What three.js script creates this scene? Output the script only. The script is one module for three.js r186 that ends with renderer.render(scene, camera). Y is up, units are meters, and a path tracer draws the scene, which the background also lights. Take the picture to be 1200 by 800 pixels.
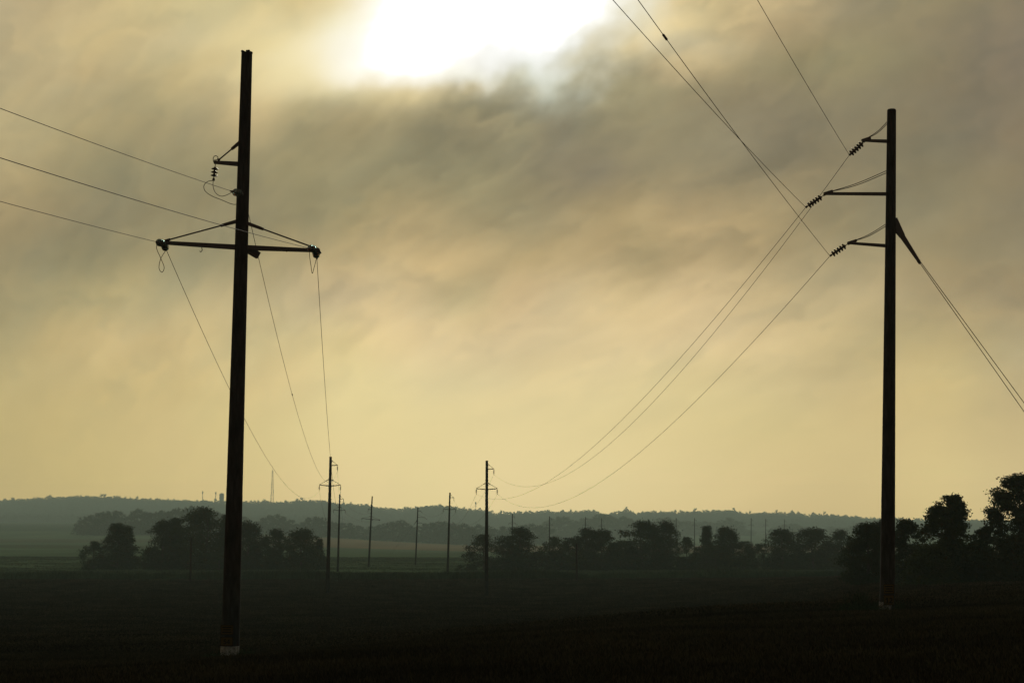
import * as THREE from 'three';
import { mergeGeometries } from 'three/addons/utils/BufferGeometryUtils.js';
import { ImprovedNoise } from 'three/addons/math/ImprovedNoise.js';

// ------------------------------------------------------------------ camera
const F = 1933, W = 1200, H = 800, EYE = 1.7, HORIZON = 612;      // focal length and horizon in photograph pixels
const PITCH = Math.atan((HORIZON - H / 2) / F), CP = Math.cos(PITCH), SP = Math.sin(PITCH);
const scene = new THREE.Scene();
const camera = new THREE.PerspectiveCamera(2 * Math.atan(H / 2 / F) * 180 / Math.PI, W / H, 0.5, 12000);
camera.position.set(0, EYE, 0);
camera.rotation.set(PITCH, 0, 0);
scene.add(camera);
const renderer = new THREE.WebGLRenderer({ antialias: true });
renderer.toneMapping = THREE.LinearToneMapping;
const EXPOSURE = 1.25; renderer.toneMappingExposure = EXPOSURE;
renderer.shadowMap.enabled = true;

// ------------------------------------------------------------------ helpers: numbers
function rng(seed) { let s = seed >>> 0; return () => { s = (s + 0x6D2B79F5) >>> 0; let t = s; t = Math.imul(t ^ (t >>> 15), t | 1); t ^= t + Math.imul(t ^ (t >>> 7), t | 61); return ((t ^ (t >>> 14)) >>> 0) / 4294967296; }; }
const PN = new ImprovedNoise();
function fbm(x, y, z, oct) { let a = 0.5, s = 0; for (let i = 0; i < oct; i++) { s += a * PN.noise(x, y, z); x = x * 2.03 + 11.3; y = y * 2.03 + 5.7; z = z * 2.03 + 3.1; a *= 0.52; } return s; }
const clamp = (x, a, b) => Math.min(b, Math.max(a, x));
const smooth = (a, b, x) => { const t = clamp((x - a) / (b - a), 0, 1); return t * t * (3 - 2 * t); };
const lin = (c) => { c /= 255; return c <= 0.04045 ? c / 12.92 : Math.pow((c + 0.055) / 1.055, 2.4); };
const V = (x, y, z) => new THREE.Vector3(x, y, z);
/** the world point that a photograph pixel shows on the upright plane d metres ahead */
function at(px, py, d) {
  const x = (px - W / 2) / F, y = (H / 2 - py) / F, dy = y * CP + SP, dz = -CP + y * SP;
  const k = -d / dz; return V(x * k, EYE + dy * k, -d);
}

// ------------------------------------------------------------------ sky (air and cloud) and the sun behind the cloud
const FOG = 2.15e-4, LAND_END = 7700, AIR_TOP = at(319.3, 546, 5200).y - EYE + 1, AIR_END = LAND_END * 1.05 + 5.5;
const AIR = [0.150, 0.176, 0.118];                                 // light that the haze gives back
const SKY_X = [0, 100, 200, 250, 300, 350, 400, 450, 500, 550, 600, 650, 700, 750, 800, 900, 1000, 1100, 1200];
const SKY_ROWS = {
  0: '186 170 132|190 174 132|200 185 138|208 192 142|212 196 146|212 196 148|236 222 180|262 259 246|267 266 258|270 270 266|270 270 266|270 270 266|268 268 263|242 236 214|214 196 150|195 175 132|152 140 110|142 132 103|135 123 100',
  30: '184 169 131|192 176 133|203 187 140|212 196 147|222 207 158|230 216 170|246 238 206|265 263 252|270 270 264|270 270 266|268 268 264|268 268 264|264 264 258|230 223 196|224 205 157|172 156 120|148 137 106|140 129 102|134 122 100',
  50: '183 168 130|193 177 133|205 188 142|215 199 150|230 214 162|242 229 186|252 247 225|266 265 256|270 270 264|266 266 260|254 254 249|266 266 262|246 246 237|218 209 178|213 198 158|158 146 113|146 136 104|138 127 101|133 121 100',
  70: '181 167 129|188 172 130|199 183 137|209 193 145|232 216 166|244 231 188|253 248 228|266 264 255|268 267 260|257 255 248|240 240 231|247 248 241|214 212 194|196 186 152|196 180 140|147 138 108|143 134 102|136 126 100|132 120 99',
  90: '179 165 127|183 167 126|191 175 130|201 185 139|228 212 162|240 226 180|252 245 220|260 256 240|260 257 243|244 242 226|212 211 194|224 226 212|186 182 158|170 161 130|168 155 121|141 132 104|140 131 101|134 124 99|132 120 99',
  106: '178 164 125|177 163 124|182 167 124|194 177 132|222 205 156|228 212 164|224 210 166|224 209 166|216 203 164|182 174 146|182 178 154|194 196 178|164 158 130|156 148 117|148 139 109|138 129 103|137 128 100|132 122 98|131 120 98',
  125: '177 163 124|174 160 121|172 159 119|182 166 124|206 188 141|194 178 133|186 171 130|178 165 126|168 157 122|150 142 112|156 151 126|162 159 136|145 138 111|148 140 110|143 134 106|136 127 102|134 125 99|132 122 98|131 120 98',
  150: '176 162 122|170 157 118|160 148 112|165 152 115|188 170 126|170 156 116|160 148 112|154 143 109|145 136 105|142 134 106|143 137 110|139 132 108|135 128 103|142 134 106|140 132 105|133 124 100|132 123 98|133 123 98|130 119 97',
  200: '172 156 116|152 142 108|145 136 104|148 139 106|152 142 108|150 141 107|149 140 107|148 139 106|147 138 106|144 136 105|140 132 104|134 126 102|132 124 102|140 131 104|142 132 104|140 130 103|138 128 101|138 128 100|132 122 98',
  250: '155 142 108|147 136 104|143 134 103|144 135 104|145 136 105|147 138 105|150 140 106|153 141 107|160 146 110|154 142 108|150 139 107|156 142 108|165 148 110|176 157 116|165 148 112|160 145 110|148 136 104|142 132 103|138 128 102',
  300: '148 138 106|145 136 103|155 145 110|160 149 112|165 152 113|168 153 114|170 154 115|178 160 119|185 165 122|182 163 121|186 166 122|186 165 121|184 163 120|178 159 117|190 168 124|170 153 115|165 150 113|150 138 106|145 134 105',
  350: '160 148 110|175 162 119|185 171 127|189 173 129|192 175 131|195 176 133|197 177 135|201 181 137|202 182 138|191 175 132|201 179 136|211 188 142|222 197 146|216 192 142|212 189 143|195 175 131|185 168 127|165 150 114|158 143 110',
  400: '175 160 115|192 174 126|202 182 132|206 186 134|209 189 136|211 192 140|212 194 142|216 196 146|219 198 150|219 197 149|219 196 148|219 197 149|219 198 150|217 196 148|216 194 146|204 184 138|194 176 130|189 172 125|178 163 124',
  450: '185 169 120|193 175 124|202 183 130|207 188 134|212 192 138|217 198 144|222 205 150|222 205 151|222 204 152|221 203 152|220 202 152|219 201 151|218 200 150|216 198 147|214 196 144|206 188 138|200 181 132|201 183 131|188 171 128',
  500: '188 171 119|196 178 124|204 185 131|208 190 134|212 194 138|219 201 144|225 207 150|226 208 151|226 208 152|226 208 153|225 207 153|224 206 152|222 204 150|219 201 147|216 198 144|210 192 138|205 186 134|207 187 133|196 177 129',
  560: '187 170 118|195 177 122|203 184 129|206 187 132|210 191 135|216 196 141|222 202 147|223 204 149|224 206 150|225 206 151|225 206 152|224 205 151|222 204 150|220 201 147|217 198 144|210 190 137|206 186 133|211 191 135|202 183 133',
  620: '183 166 116|190 172 120|197 178 125|200 181 128|204 185 131|210 190 136|216 196 142|217 198 144|218 200 145|219 200 146|219 200 147|218 199 146|216 198 145|214 195 142|211 192 139|205 185 133|201 181 129|206 186 131|197 178 129',
};
const SKY_Y = Object.keys(SKY_ROWS).map(Number), SKY_T = SKY_Y.map((y) => SKY_ROWS[y].split('|').map((s) => s.split(' ').map((c) => lin(+c))));
const SUN = at(565, -40, 1).sub(V(0, EYE, 0)).normalize();
function tableSky(px, py, out) {
  px = clamp(px, 0, 1200); py = clamp(py, 0, 620);
  let i = 0; while (i < SKY_X.length - 2 && px > SKY_X[i + 1]) i++;
  let j = 0; while (j < SKY_Y.length - 2 && py > SKY_Y[j + 1]) j++;
  const s = (px - SKY_X[i]) / (SKY_X[i + 1] - SKY_X[i]), t = (py - SKY_Y[j]) / (SKY_Y[j + 1] - SKY_Y[j]);
  const spline = (a, b, c, d, u) => 0.5 * (2 * b + (c - a) * u + (2 * a - 5 * b + 4 * c - d) * u * u + (3 * b - a - 3 * c + d) * u * u * u);
  const I = [Math.max(i - 1, 0), i, i + 1, Math.min(i + 2, SKY_X.length - 1)], J = [Math.max(j - 1, 0), j, j + 1, Math.min(j + 2, SKY_Y.length - 1)];
  for (let c = 0; c < 3; c++) {
    const r = J.map((jj) => spline(SKY_T[jj][I[0]][c], SKY_T[jj][I[1]][c], SKY_T[jj][I[2]][c], SKY_T[jj][I[3]][c], s));
    out[c] = Math.max(0.05, spline(r[0], r[1], r[2], r[3], t));
  }
}
{
  const SW = 4096, SH = 2048, data = new Float32Array(SW * SH * 4), c = [0, 0, 0];
  const sunAz = Math.atan2(SUN.x, -SUN.z);
  for (let j = 0; j < SH; j++) {
    const el = ((j + 0.5) / SH - 0.5) * Math.PI;
    if (el < -0.01) { for (let i = 0; i < SW; i++) data.set([0.05, 0.048, 0.036, 1], (j * SW + i) * 4); continue; }
    const ce = Math.cos(el), y = Math.sin(el), deg = Math.max(el, 0) * 180 / Math.PI;
    for (let i = 0; i < SW; i++) {
      const phi = ((i + 0.5) / SW - 0.5) * 2 * Math.PI, x = Math.cos(phi) * ce, z = Math.sin(phi) * ce;
      // the haze between the eye and the sky thins with height
      const T = Math.exp(-FOG * Math.min(AIR_END / (ce * Math.max(0.3, Math.cos(Math.atan2(x, -z)))), AIR_TOP / Math.sin(Math.max(el, 0.004))));
      const az = Math.atan2(x, -z), back = 0.5 - 0.5 * Math.cos(az - sunAz);
      const a = Math.acos(clamp(x * SUN.x + y * SUN.y + z * SUN.z, -1, 1)) * 180 / Math.PI;
      // cloud cover all round: grey, warmer and brighter towards the horizon and towards the sun
      const n = fbm(x * 2.2 + 3, y * 5 + 1, z * 2.2, 3);
      const g = (0.125 - 0.060 * smooth(25, 110, a)) * (1 + 0.55 * n), warm = Math.exp(-deg / 9) * (1 - 0.80 * back), glow = 0.22 * Math.exp(-a / 12);
      let r0 = g * 1.12 + warm * 0.34 + glow * 1.05, g0 = g + warm * 0.28 + glow, b0 = g * 0.74 + warm * 0.12 + glow * 0.86;
      const xc = x, yc = y * CP + z * SP, zc = -z * CP + y * SP;     // the lens looks along -z, tipped up
      if (zc > 0.35) {
        let px = W / 2 + F * xc / zc, py = H / 2 - F * yc / zc;
        const out = Math.hypot(Math.max(0, -px, px - 1200), Math.max(0, -py, py - 620) * 0.8);
        const w = Math.exp(-((out / 420) ** 2));
        if (w > 0.004) {
          const calm = 1 - 0.85 * smooth(380, 540, py), qx = px / 190, qy = py / 120, sh = qx * 0.5, edge = 1 - 0.35 * smooth(170, 110, py) * smooth(340, 400, px) * smooth(640, 520, px);
          const wx = fbm(qx, qy + sh, 1.3, 5), wy = fbm(qx + 7.7, qy + sh, 4.9, 5), rag = (0.32 * smooth(330, 420, px) + 0.68 * smooth(505, 600, px)) * smooth(880, 720, px) * smooth(260, 90, py);
          const vx = rag > 0.02 ? fbm(px / 62 + py / 150, py / 46, 6.6, 5) : 0, vy = rag > 0.02 ? fbm(px / 50, py / 58 + px / 160, 9.4, 5) : 0;
          tableSky(px + (wx * (36 + 26 * rag) * edge + vx * 46 * rag) * calm, py + (wy * (24 + 14 * rag) * edge + vy * 36 * rag) * calm, c);
          // billows drawn out along the wind, climbing to one side, with finer rags in them
          const ax = px * 0.95 + py * 0.31 * Math.sin(px / 260), ay = py * 0.95 + px * 0.31, d = fbm(ax / 140, ay / 96, 8.2, 6), q = fbm(ax / 108 + 2.2 * d, ay / 82 - 1.8 * d, 3.7, 6), fine = fbm(ax / 36 + 2 * q, ay / 30 + 2 * d, 2.2, 5), hue = fbm(ax / 150, ay / 105, 14.1, 4), busy = 0.6 + 0.4 * smooth(330, 480, px) * smooth(1060, 860, px);
          const lum = c[1], m = 1 + (0.16 * d + 0.36 * q + 0.19 * fine) * busy * calm * smooth(0.80, 0.45, lum), hot = 1 + 0.5 * smooth(0.99, 1.12, lum), tint = (hue * 0.08 + q * 0.10) * calm * smooth(0.85, 0.5, lum);
          c[0] *= 1 + tint * 0.7; c[2] *= 1 - tint;
          r0 = r0 * (1 - w) + w * c[0] * m * hot; g0 = g0 * (1 - w) + w * c[1] * m * hot; b0 = b0 * (1 - w) + w * c[2] * m * hot;
        }
      }
      const k = (j * SW + i) * 4;
      data[k] = Math.max(0.03, (r0 - (1 - T) * AIR[0]) / T) / EXPOSURE; data[k + 1] = Math.max(0.03, (g0 - (1 - T) * AIR[1]) / T) / EXPOSURE; data[k + 2] = Math.max(0.02, (b0 - (1 - T) * AIR[2]) / T) / EXPOSURE; data[k + 3] = 1;
    }
  }
  const sky = new THREE.DataTexture(data, SW, SH, THREE.RGBAFormat, THREE.FloatType);
  sky.mapping = THREE.EquirectangularReflectionMapping; sky.magFilter = THREE.LinearFilter; sky.minFilter = THREE.LinearFilter; sky.needsUpdate = true;
  scene.background = sky; scene.environment = sky;
}
const sun = new THREE.DirectionalLight(new THREE.Color(1, 0.93, 0.78), 1.5);
sun.position.copy(SUN).multiplyScalar(400); sun.castShadow = true; sun.shadow.radius = 26;
sun.shadow.camera.left = sun.shadow.camera.bottom = -260; sun.shadow.camera.right = sun.shadow.camera.top = 260; sun.shadow.camera.far = 1200; sun.shadow.mapSize.set(2048, 2048);
scene.add(sun, sun.target);
scene.fog = new THREE.FogExp2(new THREE.Color().setRGB(0.69, 0.95, 0.86), FOG);

// ------------------------------------------------------------------ helpers: things
const taken = {};
function numbered(name) { const n = taken[name] = (taken[name] ?? -1) + 1; return n ? `${name}_${String(n).padStart(3, '0')}` : name; }
function tag(o, label, category, group, kind) { o.userData.label = label; if (category) o.userData.category = category; if (group) o.userData.group = group; if (kind) o.userData.kind = kind; return o; }
function thing(name, label, category, pos, group) { const o = new THREE.Group(); o.name = numbered(name); o.position.copy(pos); scene.add(o); return tag(o, label, category, group); }
function obj(name, geos, mat, parent) {
  const list = (Array.isArray(geos) ? geos : [geos]).map((g) => (g.index ? g.toNonIndexed() : g));
  const m = new THREE.Mesh(list.length > 1 ? mergeGeometries(list) : list[0], mat);
  m.name = parent ? name : numbered(name); m.castShadow = m.receiveShadow = true; (parent ?? scene).add(m); return m;
}
const UPV = V(0, 1, 0);
function bar(p, q, r0, r1 = r0, n = 8, open = false) {                // a tapered round bar from p to q
  const d = q.clone().sub(p), g = new THREE.CylinderGeometry(r1, r0, d.length(), n, 1, open);
  g.applyQuaternion(new THREE.Quaternion().setFromUnitVectors(UPV, d.clone().normalize()));
  return g.translate((p.x + q.x) / 2, (p.y + q.y) / 2, (p.z + q.z) / 2);
}
function beam(p, q, h0, h1, w) {                                      // a tapered flat-sided beam from p to q
  const d = q.clone().sub(p), g = new THREE.BoxGeometry(d.length(), 1, w);
  const a = g.attributes.position; for (let i = 0; i < a.count; i++) a.setY(i, a.getY(i) * (a.getX(i) < 0 ? h0 : h1));
  g.applyQuaternion(new THREE.Quaternion().setFromUnitVectors(V(1, 0, 0), d.clone().normalize())); g.computeVertexNormals();
  return g.translate((p.x + q.x) / 2, (p.y + q.y) / 2, (p.z + q.z) / 2);
}
const tube = (pts, r, seg = 40, n = 5) => new THREE.TubeGeometry(new THREE.CatmullRomCurve3(pts), seg, r, n);
const mix = (p, q, t) => p.clone().lerp(q, t);
function mat(r, g, b, rough = 0.9, metal = 0) { const m = new THREE.MeshStandardMaterial({ roughness: rough, metalness: metal }); m.color.setRGB(r, g, b); return m; }

// ------------------------------------------------------------------ the lie of the land
const RIDGE = [[-400, 590], [-120, 588], [0, 587], [30, 584.5], [60, 582.5], [105, 581], [130, 582], [170, 584], [230, 586.5], [280, 587], [330, 588.5], [360, 585.5], [385, 586.5], [400, 590], [425, 591], [445, 594], [462, 595.5], [490, 593.5], [505, 592.5], [530, 593.5], [545, 596], [570, 597.5], [582, 601], [600, 599.5], [640, 598.5], [665, 599], [690, 597], [700, 599], [710, 603], [718, 600], [732, 597], [744, 600.5], [765, 599.5], [800, 599], [830, 598.5], [855, 597.5], [872, 601], [892, 599.5], [920, 600], [940, 602], [960, 602], [1000, 604.5], [1020, 606], [1060, 608], [1120, 609], [1200, 610], [1700, 611]];
function ridgeLand(u) {                                               // height of the far ridge's land against the eye, 6300 m out
  const px = clamp(600 + F * u, -400, 1699); let i = 0; while (i < RIDGE.length - 2 && px > RIDGE[i + 1][0]) i++;
  const [x0, y0] = RIDGE[i], [x1, y1] = RIDGE[i + 1]; return (HORIZON - (y0 + (y1 - y0) * smooth(0, 1, (px - x0) / (x1 - x0)))) / F * 6300 - 15;
}
const LU = [-0.31, -0.17, 0, 0.15, 0.228, 0.31];
const LAND = [                                                        // metres below the eye
  [-90, -1.6, -1.4, -1.0, -0.9, -0.8, -0.8], [0, 1.95, 1.85, 1.7, 1.6, 1.5, 1.45], [30, 3.4, 3.25, 2.7, 2.4, 2.2, 2.15], [55, 5.0, 4.82, 3.95, 3.4, 3.25, 3.05], [65, 5.5, 5.4, 4.45, 3.8, 3.64, 3.4],
  [80, 6.15, 6.15, 5.45, 4.45, 4.15, 3.85], [110, 7.5, 7.6, 7.35, 6.35, 5.1, 4.5], [150, 8.8, 8.9, 8.75, 7.9, 6.0, 5.6], [245, 10.7, 10.6, 10.95, 9.2, 8.2, 7.6], [320, 11.3, 11.3, 11.2, 10.9, 10.5, 10], [430, 12.2, 12.2, 12.3, 12.2, 12.2, 12],
  [600, 13.1, 13.2, 13.6, 14, 14, 14], [900, 15.5, 16, 18, 18, 18, 18], [1500, 17.9, 18.6, 25.2, 25.5, 25.5, 25.5], [2250, 11.7, 13.8, 30, 30, 30, 30], [2700, 5.9, 9.8, 31.5, 31.5, 30, 30], [3750, 0, 3, 25.5, 25.5, 25.5, 25.5]];
function pchip(xs, ys, x) {
  const n = xs.length; if (x <= xs[0]) return ys[0]; if (x >= xs[n - 1]) return ys[n - 1];
  let i = 0; while (x > xs[i + 1]) i++;
  const h = (k) => xs[k + 1] - xs[k], s = (k) => (ys[k + 1] - ys[k]) / h(k);
  const m = (k) => (k === 0 ? s(0) : k === n - 1 ? s(n - 2) : s(k - 1) * s(k) <= 0 ? 0 : 2 * s(k - 1) * s(k) / (s(k - 1) + s(k)));
  const t = (x - xs[i]) / h(i), t2 = t * t, t3 = t2 * t;
  return (2 * t3 - 3 * t2 + 1) * ys[i] + (t3 - 2 * t2 + t) * h(i) * m(i) + (3 * t2 - 2 * t3) * ys[i + 1] + (t3 - t2) * h(i) * m(i + 1);
}
const LD = LAND.map((r) => r[0]), LC = LU.map((_, k) => LAND.map((r) => r[k + 1]));
function ground(x, z) {                                               // world height of the land
  const d = -z, u = x / Math.max(d, 70), base = pchip(LU, LC.map((c) => pchip(LD, c, d)), u);
  let h = -base;
  if (d > 3750) { h = h + (ridgeLand(u) - h) * smooth(3750, 6300, d) ** 1.3; if (d > 6450) h -= (d - 6450) * 0.05; }
  h += 0.10 * fbm(x / 9, z / 9, 0.5, 3) * smooth(5, 30, Math.abs(d)) + smooth(300, 900, d) * 0.9 * fbm(x / 160, z / 160, 2.5, 2);
  return EYE + h;
}
function onGround(px, d) { let x = 0, h = 0; for (let k = 0; k < 6; k++) { h = ground(x, -d) - EYE; x = (px - W / 2) / F * (d * CP + h * SP); } return V(x, h + EYE, -d); }

// ------------------------------------------------------------------ ground: one sheet, fields told apart by what grows on them
{
  const ds = []; for (let d = -90; d < 60; d += 2.5) ds.push(d); for (let d = 60; d < LAND_END - 40; d *= 1.0125) ds.push(d); ds.push(LAND_END);
  const cols = 230, pos = [], col = [], uv = [], idx = [];
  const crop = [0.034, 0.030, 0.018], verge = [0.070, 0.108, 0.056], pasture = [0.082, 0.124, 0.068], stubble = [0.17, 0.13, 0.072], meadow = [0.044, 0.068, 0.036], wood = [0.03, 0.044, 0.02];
  const L = (a, b, t) => a.map((v, k) => v + (b[k] - v) * t);
  ds.forEach((d, r) => {
    for (let k = 0; k <= cols; k++) {
      const q = (k / cols) * 2 - 1, u = 0.8 * (0.55 * q + 0.45 * q * q * q), x = u * Math.max(d, 110), z = -d;
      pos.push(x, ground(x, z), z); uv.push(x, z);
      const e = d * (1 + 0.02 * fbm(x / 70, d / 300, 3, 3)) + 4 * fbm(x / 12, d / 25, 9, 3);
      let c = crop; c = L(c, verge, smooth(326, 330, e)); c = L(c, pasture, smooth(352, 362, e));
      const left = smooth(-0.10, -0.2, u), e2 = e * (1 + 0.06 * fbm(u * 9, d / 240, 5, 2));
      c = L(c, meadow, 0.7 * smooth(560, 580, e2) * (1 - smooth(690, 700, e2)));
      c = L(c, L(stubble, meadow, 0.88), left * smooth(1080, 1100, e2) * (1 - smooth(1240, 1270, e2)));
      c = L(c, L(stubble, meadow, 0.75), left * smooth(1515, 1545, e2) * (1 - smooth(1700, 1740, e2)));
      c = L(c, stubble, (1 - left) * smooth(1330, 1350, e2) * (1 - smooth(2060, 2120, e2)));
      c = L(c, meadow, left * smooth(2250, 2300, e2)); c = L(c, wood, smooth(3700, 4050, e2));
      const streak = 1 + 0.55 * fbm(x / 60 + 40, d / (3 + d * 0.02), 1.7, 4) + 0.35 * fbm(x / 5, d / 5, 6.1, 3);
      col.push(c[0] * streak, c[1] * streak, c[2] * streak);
    }
    if (r) for (let k = 0; k < cols; k++) { const a = (r - 1) * (cols + 1) + k, b = a + cols + 1; idx.push(a, a + 1, b, a + 1, b + 1, b); }
  });
  const g = new THREE.BufferGeometry();
  g.setAttribute('position', new THREE.Float32BufferAttribute(pos, 3)); g.setAttribute('color', new THREE.Float32BufferAttribute(col, 3)); g.setAttribute('uv', new THREE.Float32BufferAttribute(uv, 2)); g.setIndex(idx); g.computeVertexNormals();
  const n = 512, bd = new Uint8Array(n * n * 4), R = rng(5);
  for (let k = 0; k < n * n; k++) { const x = k % n, y = (k / n) | 0, v = clamp(120 + 170 * fbm(x / 40, y / 40, 1, 3) + 90 * (R() - 0.5), 0, 255); bd.set([v, v, v, 255], k * 4); }
  const bump = new THREE.DataTexture(bd, n, n); bump.wrapS = bump.wrapT = THREE.RepeatWrapping; bump.magFilter = THREE.LinearFilter; bump.repeat.set(0.12, 0.12); bump.needsUpdate = true;
  const m = new THREE.MeshStandardMaterial({ vertexColors: true, roughness: 1, bumpMap: bump, bumpScale: 0.25 });
  m.specularIntensity = 0;
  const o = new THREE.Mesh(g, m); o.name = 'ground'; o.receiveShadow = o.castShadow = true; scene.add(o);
  tag(o, 'dark rolling farmland falling into a hazy valley', 'ground', null, 'structure');
}

// ------------------------------------------------------------------ materials
const M = {
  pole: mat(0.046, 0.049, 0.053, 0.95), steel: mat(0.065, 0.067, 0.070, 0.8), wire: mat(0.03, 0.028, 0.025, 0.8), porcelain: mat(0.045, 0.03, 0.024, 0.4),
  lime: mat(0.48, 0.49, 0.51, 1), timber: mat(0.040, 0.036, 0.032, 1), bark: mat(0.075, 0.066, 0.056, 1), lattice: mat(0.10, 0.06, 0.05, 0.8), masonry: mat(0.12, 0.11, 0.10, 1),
  glass: new THREE.MeshPhysicalMaterial({ color: new THREE.Color().setRGB(0.10, 0.16, 0.15), roughness: 0.2, transmission: 0.6, thickness: 0.03, ior: 1.5 }),
};
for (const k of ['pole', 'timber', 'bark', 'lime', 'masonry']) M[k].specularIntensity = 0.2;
{ // worn concrete and flaking whitewash: grain only
  const n = 256, d = new Uint8Array(n * n * 4), R = rng(8);
  for (let k = 0; k < n * n; k++) { const x = k % n, y = (k / n) | 0, v = clamp(205 + 120 * fbm(x / 30, y / 60, 2, 4) + 40 * (R() - 0.5), 60, 255); d.set([v, v, v, 255], k * 4); }
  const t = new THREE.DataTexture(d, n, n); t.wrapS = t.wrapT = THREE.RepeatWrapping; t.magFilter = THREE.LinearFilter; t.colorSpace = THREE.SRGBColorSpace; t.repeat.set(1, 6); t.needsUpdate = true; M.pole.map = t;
  const t2 = t.clone(); t2.repeat.set(2, 1); t2.needsUpdate = true; M.lime.map = t2;
}
function leafMat(r, g, b) { const m = new THREE.MeshStandardMaterial({ roughness: 1, side: THREE.DoubleSide }); m.color.setRGB(r, g, b); m.specularIntensity = 0.1; return m; }
const LEAF = [leafMat(0.040, 0.064, 0.028), leafMat(0.046, 0.070, 0.026), leafMat(0.035, 0.058, 0.028), leafMat(0.043, 0.061, 0.031)];

// ------------------------------------------------------------------ pole fittings
const DISC = new THREE.LatheGeometry([[0.0, 0.055], [0.045, 0.055], [0.05, 0.02], [0.105, 0.004], [0.128, -0.022], [0.12, -0.03], [0.09, -0.018], [0.085, -0.04], [0.06, -0.022], [0.03, -0.03], [0.022, -0.07], [0, -0.07]].map(([x, y]) => new THREE.Vector2(x, y)), 18);
function insulator(parent, p, q, n, m, scale = 1) {                  // a string of discs from p (held) to q (clamp)
  const len = p.distanceTo(q), step = 0.125 * scale, start = (len - step * (n - 1)) / 2;
  const s = obj('insulator_string', [bar(p, q, 0.014 * scale), bar(mix(p, q, 1 - 0.09 / len), q, 0.035, 0.05), new THREE.SphereGeometry(0.04 * scale, 8, 6).translate(p.x, p.y, p.z)], M.steel, parent);
  const turn = new THREE.Quaternion().setFromUnitVectors(UPV, p.clone().sub(q).normalize());
  for (let k = 0; k < n; k++) { const d = new THREE.Mesh(DISC, m); d.name = 'disc'; d.castShadow = d.receiveShadow = true; d.position.copy(mix(p, q, (start + k * step) / len)); d.quaternion.copy(turn); d.scale.setScalar(scale); s.add(d); }
  return s;
}
function stay(parent, p, q, thick, name = 'arm_stay') { obj(name, [beam(p, mix(p, q, thick), 0.13, 0.10, 0.05), bar(mix(p, q, thick), q, 0.026), bar(mix(p, q, 0.93), q, 0.045), bar(mix(p, q, thick - 0.02), mix(p, q, thick + 0.03), 0.05)], M.steel, parent); }
function plate(parent, text, p, w, h, name, label) {                 // number plate: yellow sheet with black print
  const c = document.createElement('canvas'); c.width = 128; c.height = Math.round(128 * h / w); const x = c.getContext('2d');
  x.fillStyle = '#7a5d0c'; x.fillRect(0, 0, c.width, c.height); x.strokeStyle = '#120d04'; x.lineWidth = 5; x.strokeRect(4, 4, c.width - 8, c.height - 8); x.fillStyle = '#120d04';
  if (text) { x.font = `bold ${Math.round(c.height * 0.7)}px sans-serif`; x.textAlign = 'center'; x.textBaseline = 'middle'; x.fillText(text, c.width / 2, c.height / 2 + 4); }
  else for (let k = 0; k < 3; k++) x.fillRect(18 + 6 * (k % 2), c.height * (0.2 + 0.24 * k), c.width - 36 - 12 * (k % 2), c.height * 0.1);
  const t = new THREE.CanvasTexture(c); t.colorSpace = THREE.SRGBColorSpace; t.magFilter = THREE.LinearFilter;
  const m = new THREE.MeshStandardMaterial({ map: t, roughness: 0.6 }); m.color.setRGB(0.4, 0.4, 0.4); m.specularIntensity = 0.3;
  const g = new THREE.BoxGeometry(w, h, 0.012); g.translate(p.x, p.y, p.z);
  tag(obj(name, g, m, parent), label);
}

// ------------------------------------------------------------------ conductors
const wires = [];
function conductor(label, group, pts, r = 0.0092, sleeves = []) {
  const o = thing('conductor_wire', label, 'power line', pts[0], group), rel = pts.map((p) => p.clone().sub(pts[0]));
  obj('wire', tube(rel, r, Math.max(30, Math.min(240, pts.length * 3)), 5), M.wire, o);
  for (const s of sleeves) { const p = s.clone().sub(pts[0]); let b = 0, bd = 1e9; rel.forEach((v, k) => { const e = v.distanceTo(p); if (e < bd) { bd = e; b = k; } }); const d = rel[Math.min(b + 1, rel.length - 1)].clone().sub(rel[Math.max(b - 1, 0)]).normalize().multiplyScalar(0.17); obj('splice_sleeve', bar(rel[b].clone().sub(d), rel[b].clone().add(d), 0.03), M.steel, o); }
  return o;
}
function span(p, q, sag, n = 40) { const a = []; for (let k = 0; k <= n; k++) { const t = k / n, v = p.clone().lerp(q, t); v.y -= 4 * sag * t * (1 - t); a.push(v); } return a; }
/** a wire that leaves p along the flat direction (dx, dz) and passes the line of sight of a pixel, then on to its next pole */
function leaving(p, dx, dz, px, py, length, b = 0.00042, n = 220) {
  const l = Math.hypot(dx, dz); dx /= l; dz /= l;
  const e = V(0, EYE, 0), r = at(px, py, 1).sub(e);                   // e + k r meets the upright plane through p along (dx, dz)
  const k = ((p.x - e.x) * dz - (p.z - e.z) * dx) / (r.x * dz - r.z * dx), q = e.clone().addScaledVector(r, k);
  const s = (q.x - p.x) * dx + (q.z - p.z) * dz, a = (q.y - p.y) / s - b * s, out = [];
  for (let j = 0; j <= n; j++) { const t = length * (j / n) ** 1.2; out.push(V(p.x + dx * t, p.y + a * t + b * t * t, p.z + dz * t)); }
  return out;
}

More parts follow.
